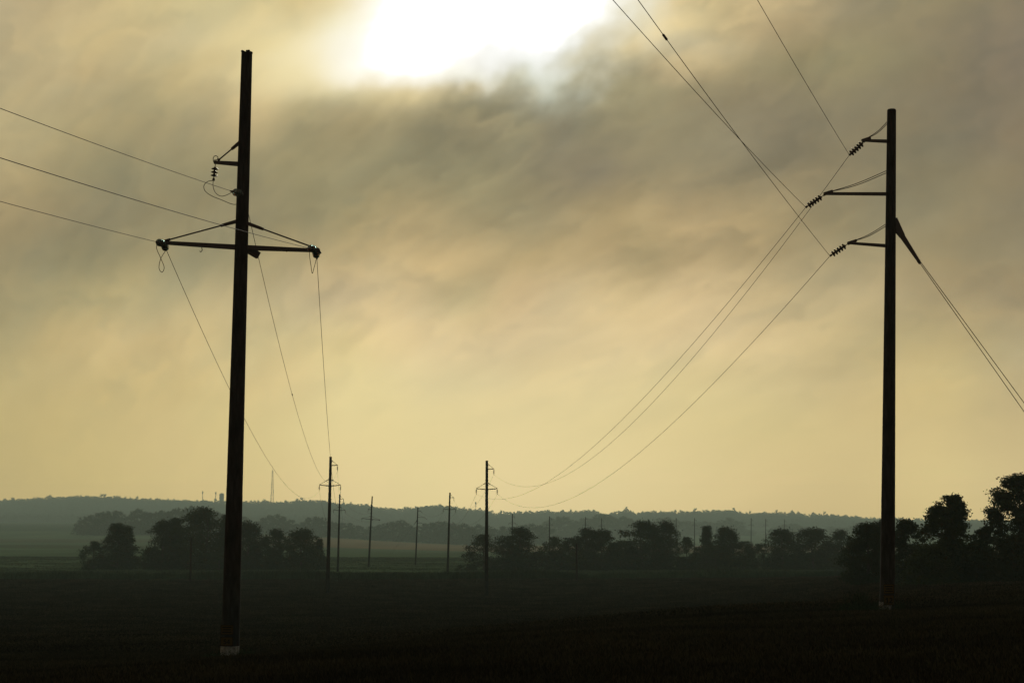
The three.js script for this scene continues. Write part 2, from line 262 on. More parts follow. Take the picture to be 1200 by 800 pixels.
// ------------------------------------------------------------------ anchor pole (two-sided crossarm, dead-end strings)
const DA = 55, A = (px, py, dd = 0) => at(px, py, DA - dd);
const baseA = onGround(268.5, DA);
const anchorPole = thing('power_pole', 'tall black anchor pole with a wide two-sided crossarm and whitewashed foot in the grain field', 'power pole', baseA, 'anchor poles');
const hooks = {};                                                     // where the conductors are clamped, in the world
{
  const P = anchorPole, l = (px, py, dd = 0) => A(px, py, dd).sub(baseA), axis = (y) => 268.2 + (769 - y) / 707 * 20.6;
  const foot = V(0, -0.6, 0), top = l(289, 62);
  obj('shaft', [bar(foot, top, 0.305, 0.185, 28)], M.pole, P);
  const hgt = top.y, ring = []; for (const a of [0.4, 2.0, 3.9, 5.2]) ring.push(new THREE.BoxGeometry(0.13, 0.07, 0.06).rotateY(-a).translate(top.x + 0.14 * Math.sin(a), hgt + 0.03, 0.14 * Math.cos(a)));
  obj('pole_cap', ring, M.pole, P);
  const wb = mix(V(0, 0, 0), top, 0.032); tag(obj('whitewash_band', bar(V(0, -0.05, 0), wb, 0.313, 0.306, 28, true), M.lime, P), 'whitewashed foot of the pole');
  const pl = l(265.5, 750.5); plate(P, '54', V(pl.x + 0.05, pl.y, 0.318), 0.42, 0.30, 'number_plate', 'yellow number plate reading 54');
  const pu = l(265.8, 737); plate(P, '', V(pu.x + 0.05, pu.y, 0.316), 0.42, 0.33, 'warning_plate', 'yellow plate with dark illegible lines');
  // wide crossarm, each half reaching out from the shaft
  obj('crossarm', beam(l(281, 289.8), l(190, 284.2), 0.17, 0.11, 0.14), M.steel, P);
  obj('crossarm', beam(l(281, 289.8), l(374.5, 293.6), 0.17, 0.11, 0.14), M.steel, P);
  obj('crossarm_end', [beam(l(372, 291.5), l(375, 297), 0.1, 0.1, 0.12)], M.steel, P);
  stay(P, l(280, 258.5, 0.1), l(193, 282, 0.06), 0.22); stay(P, l(285, 260, 0.1), l(372, 291.5, 0.06), 0.24);
  obj('hook', tube([l(236, 290), l(236.6, 293), l(235, 295), l(233.6, 294)], 0.014, 10), M.steel, P);
  obj('hook', tube([l(335.5, 292), l(335.7, 295)], 0.02, 4), M.steel, P);
  obj('bracket', [beam(l(283, 288, -0.1), l(302.6, 299.4, -0.4), 0.23, 0.23, 0.2), bar(l(299, 293.6, -0.42), l(299, 301.6, -0.42), 0.035)], M.steel, P);
  // small top arm with a hanging string
  obj('top_arm', [beam(l(283, 192.4), l(250.5, 190), 0.15, 0.10, 0.12)], M.steel, P); stay(P, l(284, 164, 0.1), l(255, 188, 0.04), 0.42);
  insulator(P, l(252.2, 191), l(249.8, 211.5), 3, M.porcelain, 0.92);
  obj('arcing_horn', tube([l(250, 190), l(249.6, 185), l(252, 182.4), l(255, 184), l(254, 187), l(250.6, 187.4)], 0.013, 30), M.steel, P);
  // dead ends: a string towards each span at both arm tips, and front and rear of the shaft
  const ends = { far: [[191.5, 285.4], [184.2, 283.6], [194, 291.5]], near: [[369, 292], [362.5, 290.8], [371, 301]], top: [[284, 227.4], [272.5, 224.4], [287, 233]] };
  for (const k in ends) {
    const [c, f, r] = ends[k], dz = k === 'top' ? 0.28 : 0.02, p = l(...c, dz), q = l(...f, dz + 0.62), p2 = l(c[0], c[1], -dz), q2 = l(r[0], r[1], -dz - 0.62);
    insulator(P, p, q, 3, M.glass); insulator(P, p2, q2, 3, M.glass);
    obj('clamp', bar(q, mix(p, q, 1.25), 0.05, 0.02), M.steel, P); obj('clamp', bar(q2, mix(p2, q2, 1.25), 0.05, 0.02), M.steel, P);
    hooks['A_' + k + '_front'] = q.clone().add(baseA); hooks['A_' + k + '_rear'] = q2.clone().add(baseA);
  }
  const jr = 0.011;
  obj('jumper', tube([l(184.2, 284, 0.62), l(183, 290, 0.5), l(188, 302.5, 0.2), l(192, 314, 0.05), l(189.5, 319, 0), l(186.2, 315, -0.1), l(188, 303, -0.4), l(194, 293, -0.62)], jr, 60), M.wire, P);
  obj('jumper', tube([l(362.5, 291, 0.62), l(362.6, 300, 0.4), l(364, 310, 0.1), l(365.6, 320, 0), l(368, 313, -0.3), l(371, 301, -0.62)], jr, 50), M.wire, P);
  obj('jumper', tube([l(272.5, 224.6, 0.9), l(265, 228.5, 0.8), l(258, 229.6, 0.5), l(251.5, 224.5, 0.15), l(249.2, 217, 0), l(249.6, 211.5, 0)], jr, 50), M.wire, P);
  obj('jumper', tube([l(249.6, 211.5, 0), l(243, 212.6, 0), l(238.6, 217.5, -0.1), l(239.6, 223, -0.2), l(246, 228.5, -0.35), l(259, 234, -0.5), l(275, 239.5, -0.6), l(287, 233, -0.9)], jr, 60), M.wire, P);
}

// ------------------------------------------------------------------ angle pole (three arms to one side, guyed on the other)
const DB = 65, baseB = onGround(1039.5, DB);
const anglePole = thing('power_pole', 'tall black angle pole with three arms on one side and two guy wires', 'power pole', baseB, 'angle poles');
{
  const P = anglePole, l = (px, py, dd = 0) => at(px, py, DB - dd).sub(baseB), top = l(1045.3, 129);
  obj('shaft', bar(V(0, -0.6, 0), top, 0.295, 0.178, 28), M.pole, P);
  obj('pole_cap', bar(top, top.clone().add(V(0, 0.035, 0)), 0.165, 0.15, 24), M.pole, P);
  tag(obj('whitewash_band', bar(V(0, -0.05, 0), mix(V(0, 0, 0), top, 0.03), 0.302, 0.296, 28, true), M.lime, P), 'whitewashed foot of the pole');
  const pl = l(1040, 702.5), pu = l(1040, 689.5);
  plate(P, '12', V(pl.x, pl.y, 0.306), 0.42, 0.40, 'number_plate', 'yellow number plate reading 12'); plate(P, '', V(pu.x, pu.y, 0.304), 0.42, 0.38, 'warning_plate', 'yellow plate with dark illegible lines');
  const arms = [[1044.5, 165.6, 1011.5, 164.4, 140, [1013, 166, 995.8, 181.6], 'top'], [1043.6, 227.2, 967, 226.8, 199, [966, 228.5, 944.6, 242.8], 'mid'], [1042.8, 288.2, 995, 284.6, 261, [994, 285.6, 973, 299.8], 'low']];
  for (const [x0, y0, x1, y1, ys, [sx, sy, ex, ey], k] of arms) {
    obj('arm', beam(l(x0, y0), l(x1, y1), 0.13, k === 'mid' ? 0.10 : 0.085, 0.12), M.steel, P);
    for (const dd of [0.07, -0.07]) obj('arm_stay', tube([l(x0 - 2, ys + (dd < 0 ? 2.5 : 0), dd), l(x0 + (x1 + 3 - x0) * 0.55, ys + (y1 - ys) * (dd < 0 ? 0.62 : 0.55) + 1, dd * 0.8), l(x1 + 3, y1 - 1.5, dd * 0.3)], 0.015, 12), M.steel, P);
    obj('arm_shoe', beam(l(x1 + 9, y1 - 3), l(x1 - 1, y1 + 0.6), 0.10, 0.13, 0.14), M.steel, P);
    insulator(P, l(sx, sy), l(ex, ey), 5, M.porcelain, 1.04);
    hooks['B_' + k] = l(ex, ey).add(baseB);
  }
  obj('guy_bracket', [beam(l(1046, 258), l(1058, 277), 0.42, 0.2, 0.16), beam(l(1057, 275.5), l(1077.5, 306.5), 0.20, 0.10, 0.1), bar(l(1076.5, 305), l(1079, 309), 0.075, 0.06)], M.steel, P);
  const g0 = l(1078, 308).add(baseB);
  for (const [o, dz] of [[0, 0.3], [0.75, -0.3]]) { const q = V(25.4 + o, 0, -DB + dz); q.y = ground(q.x, q.z) - 0.2; obj('guy_wire', bar(g0.clone().add(V(o * 0.09, o * 0.03, dz * 0.1)).sub(baseB), q.sub(baseB), 0.014, 0.014, 6), M.wire, P); }
}

// ------------------------------------------------------------------ line poles (short top arm, light crossarm, hanging strings)
const linePole = new THREE.Group();
{
  const P = linePole, H0 = 20;
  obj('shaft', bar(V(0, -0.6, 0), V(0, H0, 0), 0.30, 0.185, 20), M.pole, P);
  obj('crossarm', [beam(V(0, 15.75, 0.02), V(-1.58, 15.9, 0.02), 0.16, 0.10, 0.12)], M.steel, P); obj('crossarm', [beam(V(0, 15.75, 0.02), V(1.58, 15.9, 0.02), 0.16, 0.10, 0.12)], M.steel, P);
  obj('top_arm', beam(V(0, 18.72, 0.02), V(1.08, 18.78, 0.02), 0.15, 0.10, 0.12), M.steel, P);
  stay(P, V(-0.1, 16.75, 0.05), V(-1.5, 15.95, 0.05), 0.3); stay(P, V(0.1, 16.75, 0.05), V(1.5, 15.95, 0.05), 0.3); stay(P, V(0.1, 19.5, 0.05), V(1.0, 18.82, 0.05), 0.3);
  for (const [x, y] of [[-1.54, 15.88], [1.54, 15.88], [1.04, 18.75]]) insulator(P, V(x, y, 0.02), V(x, y - 0.78, 0.02), 4, M.porcelain, 1.05);
}
const TIPS = { far: V(-1.54, 15.1, 0.02), near: V(1.54, 15.1, 0.02), top: V(1.04, 17.97, 0.02) };
function stand(o, baseL, px, d, topX, topY, high) {                  // set a pole on the land so that it reaches up to its top
  const b = onGround(px, d), t = at(topX, topY, d), h = t.y - b.y;
  o.position.copy(b); o.scale.setScalar(h / high); o.rotation.z = -Math.atan2(t.x - b.x, h) + baseL; o.updateMatrixWorld(); return o;
}
function line(label, px, d, tx, ty, group) {
  const o = linePole.clone(); o.name = numbered('power_pole'); scene.add(o); tag(o, label, 'power pole', group); stand(o, 0, px, d, tx, ty, 20);
  const r = {}; for (const k in TIPS) r[k] = TIPS[k].clone().applyMatrix4(o.matrixWorld); return r;
}
const l2 = line('line pole with short top arm, first beyond the whitewashed anchor pole', 383.5, 245, 387.3, 535, 'line poles in the valley');
const l3 = line('line pole with short top arm, second beyond the whitewashed anchor pole', 395.6, 411, 398, 579, 'line poles in the valley');
const r2 = line('line pole with short top arm, first beyond the guyed angle pole', 570, 241, 570.5, 539.5, 'line poles in the valley');
const r3 = line('line pole with short top arm, second beyond the guyed angle pole', 524.4, 390, 527.2, 577, 'line poles in the valley');
// the far anchor pole and the far angle pole, where both lines turn behind the trees
function bare(o) { for (const c of [...o.children]) if (/plate|band/.test(c.name)) o.remove(c); return o; }
const farAnchor = bare(anchorPole.clone()); farAnchor.name = numbered('power_pole'); scene.add(farAnchor);
tag(farAnchor, 'small leaning anchor pole with long straight crossarm standing in the green pasture', 'power pole', 'anchor poles');
{ const top = A(289, 62).sub(baseA); stand(farAnchor, Math.atan2(top.x, top.y), 431.8, 471, 436, 581.5, top.y); }
const farAngle = bare(anglePole.clone()); farAngle.name = numbered('power_pole'); scene.add(farAngle);
tag(farAngle, 'small angle pole in green pasture with drooping arms on one side', 'power pole', 'angle poles');
{ const top = at(1045.3, 129, DB).sub(baseB); stand(farAngle, 0, 486.8, 500, 489.6, 594.5, top.y); farAngle.rotation.z = Math.atan2(top.x, top.y) + 0.036; farAngle.rotation.y = Math.PI; farAngle.updateMatrixWorld(); }
{
  const far = [[600.2, 600, 602, 'behind the tall ragged tree of the row'], [643.8, 700, 604.8, 'between the ragged tree and the low double-headed tree'], [686, 860, 605.6, 'above the round-topped tree by the timber pole'], [704.8, 960, 607.2, 'above the round dark tree before the highest dome'], [792.4, 1080, 606.8, 'just past the highest dome of the tree row'], [814, 1180, 607, 'above the low open tree near the spire-topped tree'],
    [880.4, 1320, 606.8, 'in the gap of the tree row, darker of two'], [897.4, 1420, 607.8, 'in the gap of the tree row, paler of two'], [919.4, 1560, 608.4, 'faintest, above the broad tree beyond the gap']];
  for (const [px, d, ty, where] of far) line(`thin distant line pole ${where}`, px, d, px + 0.2, ty, 'line poles behind the tree row');
}

// ------------------------------------------------------------------ the spans
{
  const inDir = [-0.09, 1], names = { far: 'crossarm tip farther from the guyed pole', near: 'crossarm tip nearer the guyed pole', top: 'shaft below its small top arm' };
  for (const [k, y] of [['top', 127], ['near', 185], ['far', 236]]) conductor(`wire coming from open sky to the anchor pole's ${names[k]}`, 'conductors of the anchor pole', leaving(hooks[`A_${k}_front`], ...inDir, 0, y, 175));
  for (const k of ['far', 'top', 'near']) conductor(`wire sagging into the valley from the anchor pole's ${names[k]}`, 'conductors of the anchor pole', span(hooks[`A_${k}_rear`], l2[k], k === 'far' ? 4.0 : 4.9), 0.0102, k === 'top' ? [at(325.4, 408, 92)] : []);
  const up = [-0.31, 0.95], an = { top: 'highest', mid: 'longest middle', low: 'lowest' };
  for (const [k, x] of [['top', 888], ['mid', 718.5], ['low', 748]]) conductor(`wire climbing overhead from the guyed pole's ${an[k]} arm`, 'conductors of the guyed pole', leaving(hooks['B_' + k], ...up, x, 0, 175), 0.0092, k === 'low' ? [at(765.5, 26, 36.7)] : []);
  for (const [k, t] of [['top', 'top'], ['mid', 'far'], ['low', 'near']]) conductor(`wire sagging into the valley from the guyed pole's ${an[k]} arm`, 'conductors of the guyed pole', span(hooks['B_' + k], r2[t], { top: 6.2, mid: 4.6, low: 5.2 }[k]), 0.0112);
  const world = (o, v) => v.clone().applyMatrix4(o.matrixWorld);
  for (const k of ['far', 'near', 'top']) {
    const arm = k === 'top' ? 'top arms' : 'crossarms';
    conductor(`thin wire between ${arm} of the two line poles beyond the anchor pole`, 'valley conductors of the anchor pole line', span(l2[k], l3[k], 3.6), 0.0125);
    conductor(`thin wire between ${arm} of the two line poles beyond the guyed pole`, 'valley conductors of the guyed pole line', span(r2[k], r3[k], 3.6), 0.0125);
    conductor(`thin wire from a line pole's ${arm.slice(0, -1)} to the leaning anchor pole`, 'valley conductors of the anchor pole line', span(l3[k], world(farAnchor, hooks[`A_${k}_front`].clone().sub(baseA)), 1.2), 0.0125);
    conductor(`thin wire from a line pole's ${arm.slice(0, -1)} to the drooping-armed angle pole`, 'valley conductors of the guyed pole line', span(r3[k], world(farAngle, hooks['B_' + { far: 'mid', near: 'low', top: 'top' }[k]].clone().sub(baseB)), 2.2), 0.0125);
  }
}

// ------------------------------------------------------------------ short timber poles at the field edge
for (const [px, d, tx, ty, label] of [[222.8, 312, 223.8, 629, 'short bare timber pole before the tree clump behind the anchor pole'], [676, 312, 675.8, 636.5, 'short bare timber pole standing alone before the long dark tree row']]) {
  const b = onGround(px, d), t = at(tx, ty, d), o = thing('timber_pole', label, 'pole', b, 'short timber poles at the field edge'), q = t.clone().sub(b);
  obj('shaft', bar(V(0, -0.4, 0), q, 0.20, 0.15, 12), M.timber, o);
  obj('insulator_pin', [bar(mix(V(0, 0, 0), q, 0.9).add(V(-0.1, 0, 0)), mix(V(0, 0, 0), q, 0.9).add(V(-0.24, 0.03, 0)), 0.03), bar(mix(V(0, 0, 0), q, 0.9).add(V(-0.24, 0, 0)), mix(V(0, 0, 0), q, 0.93).add(V(-0.24, 0, 0)), 0.06)], M.steel, o);
  obj('insulator_pin', [bar(mix(V(0, 0, 0), q, 0.86).add(V(0.1, 0, 0)), mix(V(0, 0, 0), q, 0.86).add(V(0.24, 0.03, 0)), 0.03), bar(mix(V(0, 0, 0), q, 0.86).add(V(0.24, 0, 0)), mix(V(0, 0, 0), q, 0.89).add(V(0.24, 0, 0)), 0.06)], M.steel, o);
}

// ------------------------------------------------------------------ trees
/** crown as many leaf-sized faces gathered in clumps round the ends of limbs; opts: h, w, shape 'round' | 'cone' | 'open' | 'droop' */
function treeShapes({ h, w, shape = 'round', clumps = 70, leaves = 6000, leaf = 0.35, seed = 1, low = 0.02, size = 1, loose = 1 }) {
  const R = rng(seed), gauss = () => (R() + R() + R() + R() - 2) * 1.22;
  const prof = (t) => (shape === 'cone' ? Math.pow(Math.max(0, 1 - t), 0.72) * (0.78 + 0.22 * smooth(0, 0.2, t)) + 0.05 : shape === 'bush' ? Math.sqrt(Math.max(0, 1 - t * t)) : shape === 'tall' ? (0.42 + 0.58 * smooth(0.1, 0.5, t)) * Math.sqrt(Math.max(0, 1 - Math.max(0, (t - 0.5) / 0.52) ** 2)) : (0.86 + 0.14 * smooth(0, 0.35, t)) * Math.sqrt(Math.max(0, 1 - Math.max(0, (t - 0.34) / 0.68) ** 2)));
  const cs = [], lobes = [0, 1, 2, 3, 4].map(() => [R() * 6.283, 0.15 * R(), 1 + ((R() * 3) | 0), 3 + 5 * R()]);
  for (let k = 0; k < clumps; k++) {
    const t = low + (1 - low) * Math.pow((k + R()) / clumps, 1.12), a = R() * 6.283, spur = R() < 0.13, s = (0.085 + 0.075 * R()) * w * size * (spur ? 0.55 : 1);
    let jag = 0.92; for (const [p, q, n, m] of lobes) jag += q * Math.sin(n * a + p + m * t);
    const rad = Math.max(0.02, prof(t) * jag * w / 2 - s * 0.5), o = spur ? 0.96 + 0.14 * R() : Math.pow(R(), 0.42);
    cs.push({ x: Math.cos(a) * rad * o, z: Math.sin(a) * rad * o, y: Math.min(t * h * (0.97 + 0.04 * R()), h - s * 0.5), r: s, f: 0.6 + 0.35 * R() });
  }
  let vol = 0; const cum = cs.map((c) => (vol += c.r ** 2));
  const pos = new Float32Array(leaves * 18), v = V(0, 0, 0), e1 = V(0, 0, 0), e2 = V(0, 0, 0); let n = 0;
  for (let k = 0; k < leaves; k++) {
    const pick = R() * vol; let i = 0; while (cum[i] < pick) i++;
    const c = cs[i], sp = c.r * 0.72 * loose;
    v.set(c.x + sp * gauss(), c.y + sp * gauss() * c.f, c.z + sp * gauss());
    if (shape === 'droop' && R() < 0.45) v.y -= R() * R() * h * 0.14;
    if (v.y < 0.1) v.y = 0.1 + R() * 0.5;
    const L = leaf * (0.6 + 0.8 * R()), wd = L * (0.45 + 0.3 * R());
    e1.set(R() - 0.5, (R() - 0.5) * 0.9, R() - 0.5).normalize().multiplyScalar(L / 2); e2.set(R() - 0.5, R() - 0.5, R() - 0.5).cross(e1).normalize().multiplyScalar(wd / 2);
    const q = [v.x - e1.x, v.y - e1.y, v.z - e1.z, v.x + e2.x, v.y + e2.y, v.z + e2.z, v.x + e1.x, v.y + e1.y, v.z + e1.z, v.x - e2.x, v.y - e2.y - L * 0.12, v.z - e2.z];
    pos.set([q[0], q[1], q[2], q[3], q[4], q[5], q[6], q[7], q[8], q[0], q[1], q[2], q[6], q[7], q[8], q[9], q[10], q[11]], n); n += 18;
  }
  const crown = new THREE.BufferGeometry(); crown.setAttribute('position', new THREE.BufferAttribute(pos, 3)); crown.computeVertexNormals();
  const tr = Math.max(0.06, h * 0.018), bend = V((R() - 0.5) * h * 0.05, h * 0.5, (R() - 0.5) * h * 0.05), tip = V(bend.x * 1.4, h * 0.9, bend.z * 1.4);
  const limbs = [bar(V(0, -0.35, 0), bend, tr * 1.25, tr * 0.7, 7), bar(bend, tip, tr * 0.7, tr * 0.15, 6)];
  for (let k = 0; k < cs.length; k += Math.max(1, Math.round(cs.length / 16))) { const c = cs[k], t = clamp(c.y / h - 0.14, 0.08, 0.86), p = t < 0.5 ? mix(V(0, 0, 0), bend, t / 0.5) : mix(bend, tip, (t - 0.5) / 0.4); limbs.push(bar(p, V(c.x, c.y, c.z), tr * 0.42, tr * 0.1, 5)); }
  return { crown, trunk: mergeGeometries(limbs.map((g) => g.toNonIndexed())), h, w };
}
function tree(name, shapes, m, label, category, px, d, topY, wPx, group, turn = 0) {
  const b = onGround(px, d), t = at(px, topY, d), o = thing(name, label, category, b, group), sy = (t.y - b.y) / shapes.h, sx = 1.3 * wPx * d / F / shapes.w;
  for (const [n, g, k] of [['trunk', shapes.trunk, M.bark], ['crown', shapes.crown, m]]) { const e = new THREE.Mesh(g, k); e.name = n; e.castShadow = e.receiveShadow = true; o.add(e); }
  o.scale.set(sx, sy, sx); o.rotation.y = turn; return o;
}
{ // the row across the field edge, some 430 m off
  const kinds = [
    treeShapes({ h: 14, w: 12, clumps: 110, leaves: 15000, leaf: 0.40, seed: 11 }), treeShapes({ h: 14, w: 10, clumps: 90, leaves: 12000, leaf: 0.40, seed: 12 }), treeShapes({ h: 14, w: 9, shape: 'cone', clumps: 90, leaves: 10500, leaf: 0.38, seed: 13 }),
    treeShapes({ h: 12, w: 10, clumps: 60, leaves: 7000, leaf: 0.40, seed: 14, size: 0.95 }), treeShapes({ h: 13, w: 11, clumps: 100, leaves: 13500, leaf: 0.40, seed: 15 }), treeShapes({ h: 4, w: 5, shape: 'bush', clumps: 30, leaves: 2200, leaf: 0.3, seed: 16, low: 0 })];
  const clump = 'trees of the clump behind the anchor pole', row = 'trees of the long dark row', T = [
    ['broad dark tree with a twin pointed top standing apart at the end of the clump', 136, 430, 614, 46, 2, clump], ['dark pointed tree leaning on the twin-topped tree of the clump', 147, 434, 617, 34, 2, clump], ['small ragged bush-like tree beside the twin-topped tree', 109, 428, 634, 26, 3, clump],
    ['dark rounded tree at the gap side of the clump behind the anchor pole', 189, 430, 611, 40, 1, clump], ['tall dark pointed tree between the rounded trees of the clump', 205, 432, 608, 36, 2, clump], ['tallest dome-crowned tree of the clump behind the anchor pole', 239, 430, 597, 62, 0, clump], ['narrow dark tree squeezed beside the dome-crowned tree', 263, 433, 604, 26, 2, clump],
    ['dark tree standing half behind the shaft of the anchor pole', 289, 430, 613, 42, 4, clump], ['pointed dark tree with a gap beside it in the clump', 323, 431, 621, 32, 1, clump], ['wide low round tree at the pasture end of the clump', 353, 429, 621, 48, 4, clump], ['small spiky tree at the outer pasture end of the clump', 374, 432, 632, 18, 2, clump],
    ['loose leafy tree beside the first line pole of the guyed line', 567, 428, 626, 40, 3, row], ['tall ragged tree at the pasture end of the long row', 611, 430, 619, 46, 1, row], ['low double-headed tree behind the lone timber pole', 649, 429, 629, 30, 3, row], ['low round tree beside the lone timber pole', 667, 431, 630, 26, 3, row],
    ['round-topped tree rising behind the timber pole', 688, 430, 620, 34, 1, row], ['round dark tree joining the highest trees of the row', 706, 432, 622, 38, 4, row], ['low dark tree filling the gap before the highest dome', 730, 434, 634, 34, 4, row], ['highest dome-shaped tree of the long dark row', 754, 430, 612, 56, 0, row], ['high round tree leaning on the highest dome of the row', 782, 431, 612, 34, 1, row],
    ['low open tree with light showing through in the row', 805, 433, 629, 24, 3, row], ['slim spire-topped tree in the middle of the row', 829, 430, 617, 28, 2, row], ['dark round tree next to the spire-topped tree', 852, 430, 619, 38, 4, row], ['low thin tree on the sunken stretch of the row', 874, 432, 634, 28, 3, row], ['lowest loose tree at the gap in the row', 889, 433, 637, 20, 3, row], ['low dark tree in front of the spire-topped tree', 838, 427, 640, 40, 4, row],
    ['broad dark tree beyond the gap in the row', 918, 430, 621, 46, 0, row], ['broad round tree with a flat shoulder beyond the gap', 954, 431, 620, 50, 4, row], ['smaller hazy tree at the hillside end of the row', 986, 434, 622, 32, 1, row]];
  T.forEach(([label, px, d, ty, w, k, group], i) => tree('field_tree', kinds[k], LEAF[i % 4], label, 'tree', px, d, ty, w, group, i * 1.7));
  for (const [px, d, ty, w, l] of [[539, 425, 662, 12, 'small round shrub on the pasture near the first line pole'], [862, 420, 664, 16, 'low shrub in the verge before the spire-topped tree'], [897, 415, 667, 14, 'low shrub in the verge before the gap in the row'], [922, 412, 667, 12, 'flat shrub in the verge before the broad dark tree'], [552, 427, 661, 14, 'low shrub at the foot of the loose leafy tree']]) tree('shrub', kinds[5], LEAF[1], l, 'shrub', px, d, ty, w, 'shrubs along the verge', px);
  const R = rng(91);
  for (let px = 588; px < 1000; px += 17 + 10 * R()) if (Math.abs(px - 898) > 14) tree('bush', kinds[5], LEAF[(R() * 4) | 0], 'low undergrowth bush between the trunks of the long dark row', 'bush', px, 424 + 14 * R(), 640 + 14 * R(), 26 + 12 * R(), 'undergrowth of the long dark row', px);
  for (let px = 176; px < 376; px += 16 + 10 * R()) tree('bush', kinds[5], LEAF[(R() * 4) | 0], 'low undergrowth bush between the trunks of the clump behind the anchor pole', 'bush', px, 424 + 14 * R(), 638 + 14 * R(), 26 + 12 * R(), 'undergrowth of the clump', px);
}
{ // near trees on the hillside
  const N = [
    ['small round-headed hillside tree half behind the guyed pole', 1018, 170, 613, 50, { clumps: 90, seed: 21, leaves: 20000 }], ['small tree with forked light top behind the guyed pole shaft', 1034, 172, 609, 34, { clumps: 50, seed: 22, leaves: 9000, shape: 'tall' }], ['ragged hillside tree just past the guyed pole shaft', 1063, 160, 609, 40, { clumps: 80, seed: 23, leaves: 16000 }],
    ['tall drooping-leaved tree with a spiky crown on the hillside', 1119, 142, 581, 54, { shape: 'droop', clumps: 130, seed: 24, leaves: 36000, low: 0.1, size: 0.8 }], ['tallest airy tree at the edge of the hillside group', 1198, 140, 557, 66, { shape: 'tall', clumps: 150, seed: 25, leaves: 34000, low: 0.12, size: 0.8 }], ['airy tree continuing the hillside group past the tallest one', 1262, 143, 572, 80, { clumps: 120, seed: 26, leaves: 26000 }],
    ['slim tree in the gap between the drooping and the tallest trees', 1158, 146, 618, 28, { clumps: 70, seed: 27, leaves: 14000 }], ['dense low bush under the drooping-leaved tree', 1090, 137, 640, 60, { shape: 'bush', clumps: 80, seed: 28, leaves: 17000, low: 0 }], ['dense dark bush under the slim gap tree', 1146, 138, 636, 62, { shape: 'bush', clumps: 80, seed: 29, leaves: 17000, low: 0 }],
    ['dense dark bush at the foot of the tallest airy tree', 1192, 136, 628, 66, { shape: 'bush', clumps: 80, seed: 30, leaves: 18000, low: 0 }], ['spreading low bush below the ragged hillside tree', 1080, 150, 652, 44, { shape: 'bush', clumps: 60, seed: 31, leaves: 10000, low: 0 }]];
  N.forEach(([label, px, d, ty, w, o], i) => {
    const b = onGround(px, d), h = at(px, ty, d).y - b.y, s = treeShapes({ h, w: w * d / F, leaf: 0.17, low: 0.03, ...o });
    tree(/bush/.test(label) ? 'bush' : 'hillside_tree', s, LEAF[(i * 3) % 4], label, /bush/.test(label) ? 'bush' : 'tree', px, d, ty, w, 'hillside trees and bushes by the guyed pole');
  });
}
